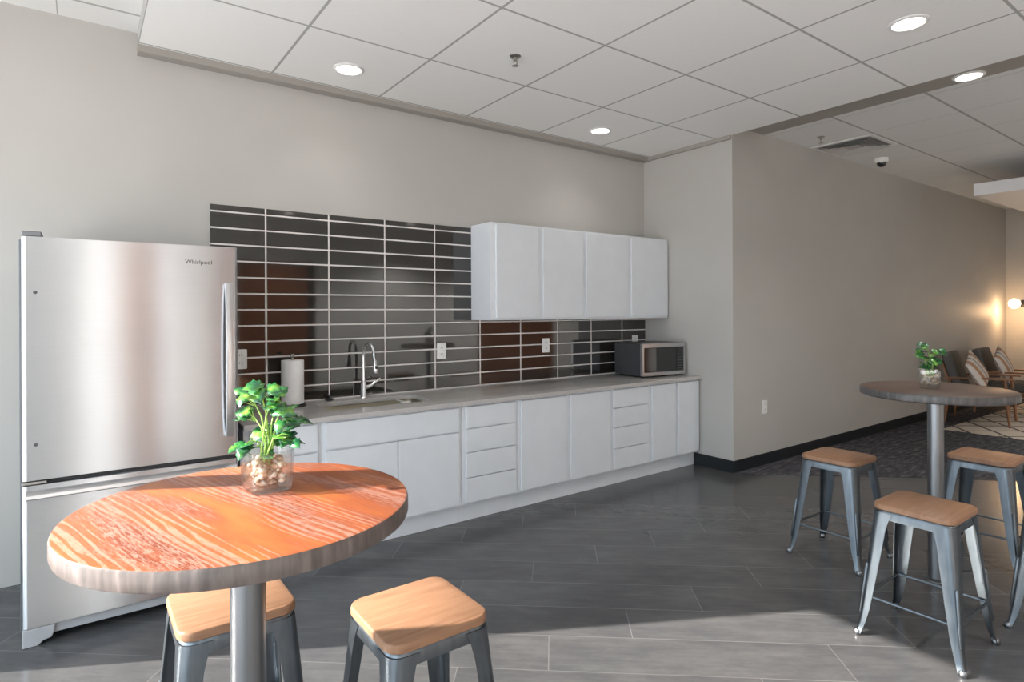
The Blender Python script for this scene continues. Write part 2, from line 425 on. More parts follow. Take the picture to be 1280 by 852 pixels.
# window wall on the left: full-height glazing between mullions
jam = [-0.10, -1.315, -1.445, -2.62, -2.75, -3.89, -4.02, -5.16, -5.29, -6.43, -6.56]
bm = bmesh.new()
box(bm, XW - 0.05, XW, jam[0], 0.0, 0.0, ZH)
box(bm, XW - 0.05, XW, YB, jam[0], 2.73, ZH)
box(bm, XW - 0.05, XW, YB, jam[0], 0.0, 0.12)
box(bm, XW - 0.05, XW, YB, jam[9], 0.12, 2.73)
struct('wall_left', bm, 'wall')
for i in range(1, 9, 2):
    struct('trim_%d' % (5 + i // 2), B((XW - 0.05, XW - 0.01, jam[i + 1] + 0.012, jam[i] - 0.008, 0.12, 2.73)), 'frame_dark')
# wall behind the camera with slits shaped for bright streaks on the fridge, and two wood doors
bm = bmesh.new()
for x0, x1, z0, z1 in ((XW - 0.15, -0.17, 0, ZH), (-0.17, 0.0, 2.7, ZH), (0.0, 1.14, 0, ZH), (1.14, 1.27, 2.7, ZH), (1.27, XF + 0.2, 0, ZH)):
    box(bm, x0, x1, YB - 0.15, YB, z0, z1)
struct('wall_front', bm, 'wall_light')
struct('door_1', B((2.28, 3.5, YB, YB + 0.05, 0.0, 2.43)), 'doorwood', label='brown wooden door in the wall opposite the kitchen')
struct('trim_9', B((3.5, 3.62, YB, YB + 0.07, 0.0, 2.46)), 'black')
struct('door_2', B((7.4, 9.6, YB, YB + 0.05, 0.0, 2.43)), 'doorwood', label='wide brown wooden door far along the opposite wall')
struct('trim_10', B((0.36, 1.06, YB, YB + 0.03, 0.0, 2.6)), 'doorwood')
# skirting
struct('baseboard_return', B((XR - 0.008, XR, YR - 0.008, -0.626, 0.0, 0.115)), 'blackbase', 0.002)
struct('baseboard_right', B((XR - 0.008, XF, YR - 0.009, YR, 0.0, 0.115)), 'blackbase', 0.002)
# carpet of the lounge, cut on the diagonal of the planks
bm = bmesh.new()
prism(bm, [(XR - 0.004, YR - 0.012), (6.24, -2.27), (7.2, -3.35), (8.6, -4.9), (XF - 0.01, -4.9), (XF - 0.01, YR - 0.012)][::-1], 0.0005, 0.006)
o = link('carpet', bm, 'carpet'); o['kind'] = 'structure'; o['label'] = 'dark grey carpet of the lounge'

# ------------------------------------------------------------------ backsplash
struct('tile_backsplash', B((0.686, 2.69, -0.012, -0.001, 0.872, 2.2145), (2.69, XR - 0.004, -0.012, -0.001, 0.872, 1.44)), 'splash', label='dark glossy tile backsplash with pale grout')

# ------------------------------------------------------------------ base cabinets
FY = -0.682        # face frame plane; fronts stand proud to -0.70
TOP = 0.842
def base_unit(x0, x1, label, fronts):
    t = thing('base_cabinet', label, 'cabinet', ((x0 + x1) / 2, -0.35, 0), 0, 'white base cabinets under the counter')
    cx = (x0 + x1) / 2
    def L(a, b, c, d, e, f): return (a - cx, b - cx, c + 0.35, d + 0.35, e, f)
    bm = bmesh.new()
    g = 0.0006
    box(bm, *L(x0 + g, x1 - g, FY, FY + 0.02, 0.13, TOP))
    box(bm, *L(x0 + g, x0 + 0.018, FY + 0.02, -0.016, 0.13, TOP)); box(bm, *L(x1 - 0.018, x1 - g, FY + 0.02, -0.016, 0.13, TOP))
    box(bm, *L(x0 + 0.018, x1 - 0.018, FY + 0.02, -0.016, 0.13, 0.148)); box(bm, *L(x0 + 0.018, x1 - 0.018, -0.028, -0.016, 0.148, TOP))
    link('carcass', bm, 'white', t, bevel=0.0015)
    link('toe_kick', B(L(x0 + g, x1 - g, -0.628, -0.60, 0.0, 0.1295)), 'white', t)
    for kind, a, b, z0, z1 in fronts:
        link(kind, B(L(a, b, -0.702, FY - 0.0005, z0, z1)), 'white', t, bevel=0.003)
    return t
zt, zb = 0.828, 0.146
base_unit(0.74, 1.18, 'narrow white base cabinet with one drawer next to the refrigerator', [('drawer', 0.77, 1.157, 0.665, zt), ('door', 0.77, 1.157, zb, 0.655)])
base_unit(1.18, 2.178, 'wide white sink base cabinet with two doors under a false drawer panel', [('drawer_panel', 1.208, 2.15, 0.664, zt), ('door', 1.208, 1.678, zb, 0.654), ('door', 1.684, 2.15, zb, 0.654)])
def stack(a, b): return [('drawer', a, b, 0.676, zt), ('drawer', a, b, 0.507, 0.668), ('drawer', a, b, 0.327, 0.499), ('drawer', a, b, zb, 0.319)]
base_unit(2.178, 2.67, 'white four-drawer base cabinet right of the sink cabinet', stack(2.206, 2.642))
base_unit(2.67, 3.666, 'white base cabinet with two tall doors between the drawer stacks', [('door', 2.695, 3.148, zb, zt), ('door', 3.195, 3.644, zb, zt)])
base_unit(3.666, 4.147, 'white four-drawer base cabinet near the microwave end of the counter', stack(3.686, 4.122))
base_unit(4.147, XR - 0.012, 'white base cabinet with two narrow doors at the right end against the wall', [('door', 4.173, 4.500, zb, zt), ('door', 4.535, 4.85, zb, zt)])

# ------------------------------------------------------------------ countertop with sink cut-out
SX0, SX1, SY0, SY1 = 1.30, 2.05, -0.52, -0.155
def slab_with_hole(outer, inner, z0, z1):
    bm = bmesh.new()
    def loop(pts, z):
        vs = [bm.verts.new((x, y, z)) for x, y in pts]
        es = [bm.edges.new((vs[i], vs[(i + 1) % len(vs)])) for i in range(len(vs))]
        return vs, es
    ends = []
    for z in (z0, z1):
        ov, oe = loop(outer, z); iv, ie = loop(inner, z)
        bmesh.ops.triangle_fill(bm, use_beauty=True, use_dissolve=False, edges=oe + ie)
        ends.append((ov, iv))
    for k in (0, 1):
        a, b = ends[0][k], ends[1][k]
        for i in range(len(a)):
            j = (i + 1) % len(a); bm.faces.new((a[i], a[j], b[j], b[i]))
    return bm
inner = rrect((SX1 - SX0) / 2, (SY1 - SY0) / 2, 0.07, 6, (SX0 + SX1) / 2, (SY0 + SY1) / 2)
ct = link('countertop', slab_with_hole([(0.735, -0.013), (0.735, -0.724), (XR - 0.004, -0.724), (XR - 0.004, -0.013)], inner, 0.8425, 0.872), 'quartz', bevel=0.003)
tag(ct, 'long pale grey stone countertop with a sink cut-out', 'countertop')
# sink
t = thing('sink', 'undermount stainless steel sink set into the countertop', 'sink', ((SX0 + SX1) / 2, (SY0 + SY1) / 2, 0.6705))
hx, hy = (SX1 - SX0) / 2 - 0.001, (SY1 - SY0) / 2 - 0.001
bm = bmesh.new()
rings = []
for e, z, r in ((0.0, 0.171, 0.07), (-0.004, 0.1, 0.07), (-0.012, 0.02, 0.07), (-0.03, 0.003, 0.06), (-0.09, 0.0, 0.05)):
    rings.append([(x, y, z) for x, y in rrect(hx + e, hy + e, r)])
loft(bm, rings, False, True)
o = link('basin', bm, 'sinksteel', t, smooth=True)
md = o.modifiers.new('thick', 'SOLIDIFY'); md.thickness = 0.002; md.offset = 1
bm = bmesh.new(); lathe(bm, [(0.045, 0.0012), (0.045, 0.004), (0.03, 0.005), (0.028, 0.002)], n=24); link('drain', bm, 'chrome', t, smooth=True)
bm = bmesh.new(); prism(bm, rrect(0.036, 0.022, 0.008), 0.0, 0.055)
o = link('sponge_holder', bm, 'whiteplastic', bevel=0.003); o.location = (1.905, -0.36, 0.80)
# held on the sink wall by a hook
t2 = o
bmh = B((-0.006, 0.006, 0.02, 0.178, 0.045, 0.053)); link('hook', bmh, 'whiteplastic', t2)
tag(t2, 'small white caddy hanging inside the right half of the sink', 'sink caddy')
# faucet
t = thing('faucet', 'tall chrome gooseneck kitchen faucet behind the sink', 'faucet', (1.695, -0.085, 0.872))
bm = bmesh.new(); lathe(bm, [(0.027, 0), (0.027, 0.008), (0.022, 0.014), (0.019, 0.12), (0.0135, 0.13)], n=24); link('base', bm, 'chrome', t, smooth=True)
bm = bmesh.new()
pts = [(0, 0, 0.12), (0, 0, 0.2), (0, 0, 0.31)]
for k in range(1, 11): a = PI * k / 10; pts.append((0.01 * k / 10, -0.085 + 0.085 * math.cos(a), 0.31 + 0.095 * math.sin(a)))
pts.append((0.012, -0.178, 0.285))
tube(bm, pts, 0.0115, 14); link('spout', bm, 'chrome', t, smooth=True)
bm = bmesh.new(); tube(bm, [(0.012, -0.178, 0.287), (0.012, -0.182, 0.26), (0.013, -0.190, 0.20), (0.013, -0.191, 0.192)], [0.014, 0.017, 0.021, 0.017], 16); link('spray_head', bm, 'chrome', t, smooth=True)
bm = bmesh.new(); tube(bm, [(0.012, -0.199, 0.245), (0.012, -0.2045, 0.225)], 0.009, 8); link('spray_button', bm, 'black', t)
bm = bmesh.new(); tube(bm, [(0.012, 0, 0.075), (0.05, -0.005, 0.085), (0.065, -0.007, 0.093), (0.125, -0.012, 0.135)], [0.016, 0.015, 0.011, 0.008], 12); link('lever_handle', bm, 'chrome', t, smooth=True)
# stopper on the counter
bm = bmesh.new(); lathe(bm, [(0.03, 0), (0.032, 0.006), (0.024, 0.012), (0.008, 0.014), (0.007, 0.03), (0.011, 0.034), (0.0, 0.037)], n=20)
o = link('sink_stopper', bm, 'black', smooth=True); o.location = (1.445, -0.06, 0.8725)
tag(o, 'small black sink stopper lying on the counter left of the faucet', 'stopper')
# paper towels
t = thing('paper_towel_holder', 'upright holder with dark base under the paper towel roll', 'paper towel holder', (1.157, -0.175, 0.8725))
bm = bmesh.new(); lathe(bm, [(0.088, 0), (0.09, 0.006), (0.082, 0.014), (0.02, 0.017)], n=32); link('base', bm, 'black', t, smooth=True)
bm = bmesh.new(); tube(bm, [(0, 0, 0.017), (0, 0, 0.325)], 0.008, 10); link('rod', bm, 'nickel', t, smooth=True)
bm = bmesh.new(); lathe(bm, [(0.006, 0.325), (0.015, 0.332), (0.018, 0.340), (0.012, 0.350), (0.0, 0.352)], n=16, cap=False); link('knob', bm, 'nickel', t, smooth=True)
bm = bmesh.new(); n_ = 40
rings = []
for r, z in ((0.022, 0.0), (0.071, 0.0), (0.073, 0.003), (0.073, 0.289), (0.071, 0.292), (0.022, 0.292), (0.022, 0.0)):
    rings.append([(r * math.cos(2 * PI * k / n_), r * math.sin(2 * PI * k / n_), z) for k in range(n_)])
loft(bm, rings, False, False)
o = link('paper_towel_roll', bm, 'paper', smooth=True); o.location = (1.157, -0.175, 0.8905)
tag(o, 'white paper towel roll standing on the counter beside the sink', 'paper towels')

# ------------------------------------------------------------------ outlets
def outlet(x, z, y, label, kind='outlet'):
    t = thing('wall_outlet', label, 'outlet', (x, y, z))
    bm = bmesh.new(); pr = [(a, b) for a, b in rrect(0.042, 0.066, 0.006, 3)]
    loft(bm, [[(a, 0, b) for a, b in pr], [(a, -0.005, b) for a, b in pr], [(a * 0.96, -0.007, b * 0.97) for a, b in pr]])
    link('cover_plate', bm, 'whiteplastic', t)
    for s in (1, -1):
        f = link('receptacle', B((-0.017, 0.017, -0.0095, -0.006, s * 0.026 - 0.018, s * 0.026 + 0.018)), 'whiteplastic', t, bevel=0.004)
        link('slot', B((-0.008, -0.005, -0.0099, -0.009, s * 0.026 - 0.004, s * 0.026 + 0.008), (0.005, 0.008, -0.0099, -0.009, s * 0.026 - 0.004, s * 0.026 + 0.008)), 'dark', f)
    return t
outlet(0.862, 1.193, -0.0125, 'white outlet on the backsplash half hidden by the refrigerator')
outlet(2.391, 1.184, -0.0125, 'white outlet on the backsplash right of the faucet')
outlet(3.497, 1.189, -0.0125, 'white outlet on the backsplash below the upper cabinets')
outlet(4.705, 1.186, -0.0125, 'white outlet peeking out above the microwave')
outlet(5.385, 0.565, YR - 0.0005, 'white outlet low on the long grey wall')

# ------------------------------------------------------------------ upper cabinets
UY = -0.31
def upper_unit(x0, x1, label, doors):
    cx = (x0 + x1) / 2
    t = thing('wall_cabinet', label, 'cabinet', (cx, -0.15, 1.432), 0, 'white wall cabinets above the counter')
    link('carcass', B((x0 - cx + 0.0006, x1 - cx - 0.0006, UY + 0.15, 0.1365, 0.0, 0.80)), 'white', t, bevel=0.002)
    for a, b in doors: link('door', B((a - cx, b - cx, UY + 0.15 - 0.02, UY + 0.15 - 0.0005, 0.018, 0.782)), 'white', t, bevel=0.003)
    return t
upper_unit(2.682, 3.702, 'left white wall cabinet with two doors beside the tall tiled area', [(2.728, 3.170), (3.218, 3.678)])
upper_unit(3.702, XR - 0.006, 'right white wall cabinet with two doors above the microwave', [(3.722, 4.268), (4.318, 4.85)])

# ------------------------------------------------------------------ microwave
ang = math.atan2(-0.054, 0.58)
t = thing('microwave', 'stainless steel microwave with dark window at the right end of the counter', 'microwave', (4.258, -0.512, 0.8725), ang)
W, D, H = 0.565, 0.40, 0.322
link('body', B((0.003, W - 0.003, 0.03, D, 0.015, H)), 'mwside', t, bevel=0.006)
bm = bmesh.new()
fr = rrect(W / 2, H / 2 - 0.0075, 0.008, 3, W / 2, H / 2 + 0.0075); wi = rrect(0.262, 0.118, 0.006, 3, W / 2 + 0.002, H / 2 + 0.004)
o = link('front_frame', slab_with_hole(fr, wi, 0.0, 0.03), 'steel_plain', t, bevel=0.0015)
o.matrix_local = Matrix(((1, 0, 0, 0), (0, 0, -1, 0.03), (0, 1, 0, 0), (0, 0, 0, 1)))
door = link('door_glass', B((W / 2 - 0.258, W / 2 + 0.165, 0.005, 0.03, 0.05, H - 0.042)), 'mwglass', t)
link('window', B((W / 2 - 0.235, W / 2 + 0.06, 0.0038, 0.006, 0.085, H - 0.07)), M['mwglass'], door)
cp = link('control_panel', B((W / 2 + 0.168, W / 2 + 0.262, 0.005, 0.03, 0.05, H - 0.042)), 'mwglass', t)
bm = bmesh.new(); box(bm, W / 2 + 0.182, W / 2 + 0.248, 0.0035, 0.006, H - 0.078, H - 0.056)
link('display', bm, 'dark', cp)
bm = bmesh.new()
for r in range(6):
    for c in range(3): box(bm, W / 2 + 0.184 + c * 0.023, W / 2 + 0.202 + c * 0.023, 0.0035, 0.006, 0.068 + r * 0.026, 0.080 + r * 0.026)
link('keypad', bm, 'mwside', cp)
for x in (0.05, W - 0.05):
    for y in (0.06, D - 0.05):
        bm = bmesh.new(); lathe(bm, [(0.014, 0), (0.016, 0.015)], (x, y, 0), 12); link('foot', bm, 'black', t)

# ------------------------------------------------------------------ refrigerator
FX0, FX1, FF = -0.216, 0.684, -0.847
t = thing('refrigerator', 'stainless steel bottom-freezer refrigerator at the left end of the kitchen', 'refrigerator', ((FX0 + FX1) / 2, -0.45, 0))
ox, oy = -(FX0 + FX1) / 2, 0.45
def L(a, b, c, d, e, f): return (a + ox, b + ox, c + oy, d + oy, e, f)
link('cabinet_body', B(L(FX0 - 0.010, FX1 - 0.008, FF + 0.072, -0.06, 0.045, 1.845)), 'fridgeside', t, bevel=0.005)
def door_panel(name, z0, z1):
    bm = bmesh.new()
    pr = [(FX0 + 0.002, FF + 0.066)]
    r = 0.02
    for k in range(7): a = R(180 + 90 * k / 6); pr.append((FX0 + r + r * math.cos(a), FF + r + r * math.sin(a)))
    for k in range(7): a = R(270 + 90 * k / 6); pr.append((FX1 - r + r * math.cos(a), FF + r + r * math.sin(a)))
    pr.append((FX1 - 0.002, FF + 0.066))
    prism(bm, [(x + ox, y + oy) for x, y in pr], z0, z1)
    return link(name, bm, 'steel', t, smooth=True, bevel=0.002)
ud = door_panel('door', 0.748, 1.853)
ld = door_panel('freezer_drawer', 0.083, 0.726)
link('gasket', B(L(FX0 + 0.006, FX1 - 0.006, FF + 0.03, FF + 0.07, 0.7262, 0.7478)), 'dark', t)
bm = bmesh.new()   # vertical bow handle
HX = 0.637
pts = []
for k in range(13):
    q = k / 12; z = 0.855 + q * 0.80; y = FF - 0.018 - 0.034 * math.sin(PI * q) ** 0.6
    pts.append((z, y))
rings = []
for z, y in pts:
    rings.append([(HX + ox + a, y + oy + b, z) for a, b in ((-0.021, 0.004), (-0.018, -0.009), (0.0, -0.013), (0.018, -0.009), (0.021, 0.004), (0.015, 0.010), (-0.015, 0.010))])
loft(bm, rings)
h = link('handle', bm, 'steel_plain', ud, smooth=True)
for z in (0.862, 1.648): link('handle_mount', B(L(HX - 0.016, HX + 0.016, FF - 0.026, FF + 0.001, z - 0.012, z + 0.012)), 'steel_plain', ud, bevel=0.003)
bm = bmesh.new()   # full-width freezer handle
pr = [(-0.001, 0.0), (-0.020, -0.004), (-0.034, -0.016), (-0.036, -0.030), (-0.028, -0.036), (-0.022, -0.030), (-0.018, -0.016), (-0.001, -0.012)]
loft(bm, [[(x + ox, FF + a + oy, 0.704 + b) for a, b in pr] for x in (FX0 + 0.016, FX1 - 0.016)])
link('handle', bm, 'steel_plain', ld, smooth=True)
link('hinge_cover', B(L(FX0 + 0.001, FX0 + 0.075, FF + 0.006, FF + 0.14, 1.8535, 1.877)), 'pole', t, bevel=0.005)
link('hinge', B(L(FX0 + 0.0, FX0 + 0.09, FF - 0.003, FF + 0.06, 0.731, 0.744)), 'nickel', t, bevel=0.003)
link('base_grille', B(L(FX0 + 0.09, FX1 - 0.09, FF + 0.02, FF + 0.07, 0.035, 0.082)), 'greyplastic', t, bevel=0.004)
for sx in (0, 1):
    bm = bmesh.new()
    pr = [(0.0, 0.0), (0.055, 0.0), (0.075, 0.018), (0.105, 0.024), (0.115, 0.05), (0.118, 0.081), (0.0, 0.081)]
    x = lambda a: (FX0 + a if sx == 0 else FX1 - a) + ox
    loft(bm, [[(x(a), FF + dy + oy, b) for a, b in pr] for dy in (0.001, 0.09)])
    link('foot', bm, 'greyplastic', t, bevel=0.004)
for z in (1.60, 0.91):
    bm = bmesh.new(); lathe(bm, [(0.008, 0), (0.007, 0.003), (0.0, 0.0035)], n=14, mat=Matrix.Translation((-0.165 + ox, FF + oy, z)) @ Matrix.Rotation(R(90), 4, 'X'), cap=False); link('screw_cap', bm, 'mwside', ud)
fc = bpy.data.curves.new('lettering', 'FONT'); fc.body = 'Whirlpool'; fc.size = 0.030; fc.extrude = 0.0004; fc.align_x = 'CENTER'
ft_ = bpy.data.objects.new('lettering_curve', fc)
fo = bpy.data.objects.new('lettering', bpy.data.meshes.new_from_object(ft_)); C.objects.link(fo); fo.parent = ud
bpy.data.objects.remove(ft_)
fo.location = (0.497 + ox, FF - 0.0006 + oy, 1.757); fo.rotation_euler = (R(90), 0, 0); fo.data.materials.clear(); fo.data.materials.append(M['dark'])

# ------------------------------------------------------------------ bar tables
def bar_table(x, y, label, rz, wood):
    t = thing('bar_table', label, 'table', (x, y, 0), rz, 'round bar-height tables')
    bm = bmesh.new(); r = 0.366
    lathe(bm, [(r - 0.012, 1.020), (r - 0.002, 1.024), (r, 1.030), (r, 1.057), (r - 0.003, 1.063), (r - 0.009, 1.065)], n=96)
    link('tabletop', bm, wood, t, smooth=True)
    bm = bmesh.new(); lathe(bm, [(0.0385, 0.012), (0.0385, 1.008)], n=40); link('pole', bm, 'pole', t, smooth=True)
    bm = bmesh.new(); lathe(bm, [(0.13, 1.008), (0.13, 1.0195)], n=32); link('mounting_plate', bm, 'black', t)
    bm = bmesh.new(); lathe(bm, [(0.062, 0.0), (0.062, 0.006), (0.05, 0.012)], n=32); link('floor_flange', bm, 'pole', t, smooth=True)
    return t
bar_table(0.312, -2.812, 'round orange-brown wood table in the foreground in front of the refrigerator', 0, 'tabletop')
bar_table(3.857, -3.0, 'round brown wood table on a grey pole at the right by the lounge', R(40), 'tabletop_shaded')

# ------------------------------------------------------------------ stools
def make_stool(label):
    t = thing('bar_stool', label, 'stool', (0, 0, 0), 0, 'metal stools with wooden seats')
    bm = bmesh.new()
    loft(bm, [[(x, y, z) for x, y in rrect(0.163 - e, 0.163 - e, 0.052 - e, 8)] for e, z in ((0.005, 0.588), (0.0, 0.592), (0.0, 0.608), (0.002, 0.6135), (0.006, 0.616))])
    link('seat', bm, 'seat', t, smooth=True)
    bm = bmesh.new()
    ro = lambda h, z: [(x, y, z) for x, y in rrect(h, h, 0.046, 8)]
    loft(bm, [ro(0.152, 0.5875), ro(0.155, 0.583), ro(0.158, 0.572), ro(0.159, 0.548), ro(0.155, 0.548), ro(0.153, 0.575), ro(0.148, 0.5875)][0:7], False, False)
    prism(bm, rrect(0.150, 0.150, 0.046, 8), 0.580, 0.5875)
    link('apron', bm, 'gun', t, smooth=True)
    lv = [(0.578, 0.1595, 0.088, 0.040), (0.545, 0.1620, 0.074, 0.036), (0.50, 0.1655, 0.066, 0.033), (0.40, 0.1735, 0.060, 0.029), (0.25, 0.186, 0.050, 0.024), (0.13, 0.1955, 0.040, 0.019), (0.07, 0.201, 0.031, 0.015), (0.035, 0.2075, 0.027, 0.013), (0.012, 0.214, 0.026, 0.012)]
    for sx in (1, -1):
        for sy in (1, -1):
            bm = bmesh.new(); rings = []
            for z, c, l, r in lv:
                out = [(c, c - l)] + [(c - r + r * math.cos(R(a)), c - r + r * math.sin(R(a))) for a in (0, 18, 36, 54, 72, 90)] + [(c - l, c)]
                th = 0.0035; ri = r - th
                inn = [(c - l, c - th)] + [(c - r + ri * math.cos(R(a)), c - r + ri * math.sin(R(a))) for a in (90, 72, 54, 36, 18, 0)] + [(c - th, c - l)]
                rings.append([(sx * px, sy * py, z) for px, py in out + inn])
            loft(bm, rings)
            # stiffening bead down the lower half of the outer corner
            def cp(z):
                for (z1, c1, l1, r1), (z0, c0, l0, r0) in zip(lv, lv[1:]):
                    if z0 <= z <= z1:
                        q = (z - z0) / (z1 - z0); c, r = c0 + (c1 - c0) * q, r0 + (r1 - r0) * q; break
                k = c - r + (r + 0.003) * math.cos(R(45)); return (sx * k, sy * k, z)
            tube(bm, [cp(0.335), cp(0.327), cp(0.22), cp(0.11), cp(0.104)], [0.004, 0.0075, 0.0075, 0.007, 0.004], 10)
            lg = link('leg', bm, 'gun', t, smooth=True)
            bm = bmesh.new(); lathe(bm, [(0.014, 0.0), (0.0165, 0.003), (0.0165, 0.020), (0.012, 0.026)], (sx * 0.2035, sy * 0.2035, 0), 14); link('foot_cap', bm, 'pole', lg, smooth=True)
    for k in range(4):
        bm = bmesh.new(); c = 0.181
        tube(bm, [(-c, c, 0.185), (c, c, 0.185)], 0.0065, 8)
        bmesh.ops.rotate(bm, verts=bm.verts, cent=(0, 0, 0), matrix=Matrix.Rotation(k * PI / 2, 3, 'Z'))
        link('rail', bm, 'gun', t, smooth=True)
    return t
st = make_stool('wooden-seated metal stool half hidden behind the foreground table pole')
st.location = (0.376, -2.27, 0)
dup(st, (0.818, -2.672, 0), 0, 'wooden-seated metal stool in the foreground to the right of the table')
dup(st, (3.117, -3.203, 0), 0, 'nearest metal stool at the right table, standing at the sunlight edge')
dup(st, (3.765, -2.52, 0), 0, 'metal stool between the long grey wall and the right table')
dup(st, (4.47, -3.06, 0), 0, 'metal stool behind the right table, seat cut by the photo edge')
dup(st, (3.745, -3.60, 0), 0, 'metal stool at the right photo edge with only a leg and seat corner showing')

# ------------------------------------------------------------------ plants in glass cubes
def potted_plant(x, y, rz, label, clusters, seed, s=1.0):
    rnd = random.Random(seed)
    t = thing('potted_plant', label, 'plant', (x, y, 1.0655), rz, 'small plants in glass cubes')
    h, a = 0.098 * s, 0.050 * s
    bm = bmesh.new()
    P = lambda hw, z, r: [(px, py, z) for px, py in rrect(hw, hw, r * s, 4)]
    loft(bm, [P(a * 0.86, 0.0, 0.014), P(a * 0.93, 0.004 * s, 0.014), P(a, 0.03 * s, 0.014), P(a * 1.03, h, 0.014), P(a * 0.95, h, 0.012), P(a * 0.92, 0.03 * s, 0.012), P(a * 0.86, 0.012 * s, 0.012)])
    link('vase', bm, 'glass', t, smooth=True)
    bm = bmesh.new()
    for k in range(85):
        z = (0.020 + 0.055 * rnd.random()) * s; q = a * 0.62
        m = Matrix.Translation((rnd.uniform(-q, q), rnd.uniform(-q, q), z)) @ Matrix.Rotation(rnd.random() * 6, 4, 'Z') @ Matrix.Diagonal((0.011 * s, 0.008 * s, 0.007 * s, 1)).to_4x4()
        bmesh.ops.create_icosphere(bm, subdivisions=2, radius=1.0, matrix=m)
    o = link('pebbles', bm, 'pebble', t, smooth=True); o['kind'] = 'stuff'
    right = Vector((0.808, -0.589, 0)); fwd = Vector((0.589, 0.808, 0))
    inv = Matrix.Rotation(-rz, 3, 'Z')
    bs = bmesh.new(); bl = bmesh.new()
    def leaf(c, nrm, tip, ln):
        nrm = nrm.normalized(); tip = (tip - nrm * tip.dot(nrm)).normalized(); side = nrm.cross(tip)
        outl = [(0, 0.0), (0.16, -0.10), (0.36, -0.02), (0.30, 0.16), (0.50, 0.30), (0.36, 0.46), (0.34, 0.66), (0.18, 0.78), (0, 1.0)]
        mid = [0.0, 0.02, 0.1, 0.22, 0.38, 0.5, 0.66, 0.8, 1.0]
        L_ = []; M_ = []; R_ = []
        for (w, l), md_ in zip(outl, mid):
            sag = -0.22 * l * l
            M_.append(bl.verts.new(c + tip * md_ * ln + nrm * (sag - 0.03) * ln))
            for s_, A in ((1, R_), (-1, L_)):
                A.append(bl.verts.new(c + tip * l * ln + side * s_ * w * ln + nrm * (sag + 0.05 * w) * ln))
        for i in range(len(outl) - 1):
            for A in (L_, R_):
                try: bl.faces.new((M_[i], M_[i + 1], A[i + 1], A[i]))
                except ValueError: pass
    for (du, z, n) in clusters:
        root = Vector((rnd.uniform(-0.02, 0.02), rnd.uniform(-0.02, 0.02), 0.06)) * s
        dd = rnd.uniform(-0.025, 0.03)
        end = (inv @ (right * du + fwd * dd)) * s + Vector((0, 0, z * s))
        mid = root.lerp(end, 0.55) + Vector((0, 0, 0.025 * s)); mid.xy = root.xy * 0.6 + end.xy * 0.4
        tube(bs, [root, root.lerp(mid, 0.6), mid, mid.lerp(end, 0.6) + Vector((0, 0, 0.008 * s)), end], [0.0024 * s, 0.0022 * s, 0.002 * s, 0.0016 * s, 0.001 * s], 6)
        for k in range(n):
            th = rnd.uniform(0, 2 * PI); out = Vector((end.x, end.y, 0)); out = out.normalized() if out.length > 1e-4 else Vector((1, 0, 0))
            tip = Vector((math.cos(th), math.sin(th), rnd.uniform(-0.5, 0.25))) + out * 0.7
            nr = Vector((rnd.uniform(-0.5, 0.5), rnd.uniform(-0.5, 0.5), 1.0)) + inv @ (-fwd * 0.55)
            off = Vector((rnd.uniform(-1, 1), rnd.uniform(-1, 1), rnd.uniform(-0.8, 0.8))) * 0.018 * s
            if k: tube(bs, [mid.lerp(end, 0.5), end + off], [0.0014 * s, 0.0009 * s], 5)
            leaf(end + off, nr, tip, rnd.uniform(0.032, 0.050) * s)
    link('stems', bs, 'stem', t, smooth=True)
    o = link('foliage', bl, 'leaf', t, smooth=True)
    md = o.modifiers.new('thick', 'SOLIDIFY'); md.thickness = 0.0006; md.offset = 0
    return t
cl_left = [(-0.010, 0.250, 5), (-0.050, 0.232, 4), (0.048, 0.205, 5), (-0.056, 0.180, 5), (-0.004, 0.140, 5), (-0.052, 0.112, 4), (0.058, 0.135, 3), (0.040, 0.150, 3), (0.012, 0.185, 3), (0.02, 0.232, 3), (0.03, 0.118, 4), (-0.02, 0.108, 3), (0.052, 0.17, 4)]
potted_plant(0.374, -2.735, R(8), 'leafy green plant in a pebble-filled glass cube on the foreground table', cl_left, 5)
cl_right = [(0.0, 0.235, 4), (0.045, 0.205, 3), (-0.04, 0.20, 4), (0.0, 0.15, 5), (0.025, 0.13, 4), (-0.025, 0.16, 4), (0.01, 0.19, 3), (0.0, 0.118, 6), (-0.03, 0.125, 4), (0.03, 0.15, 4)]
potted_plant(3.86, -2.97, R(20), 'green plant in a pebble-filled glass cube on the brown table at the right', cl_right, 11)

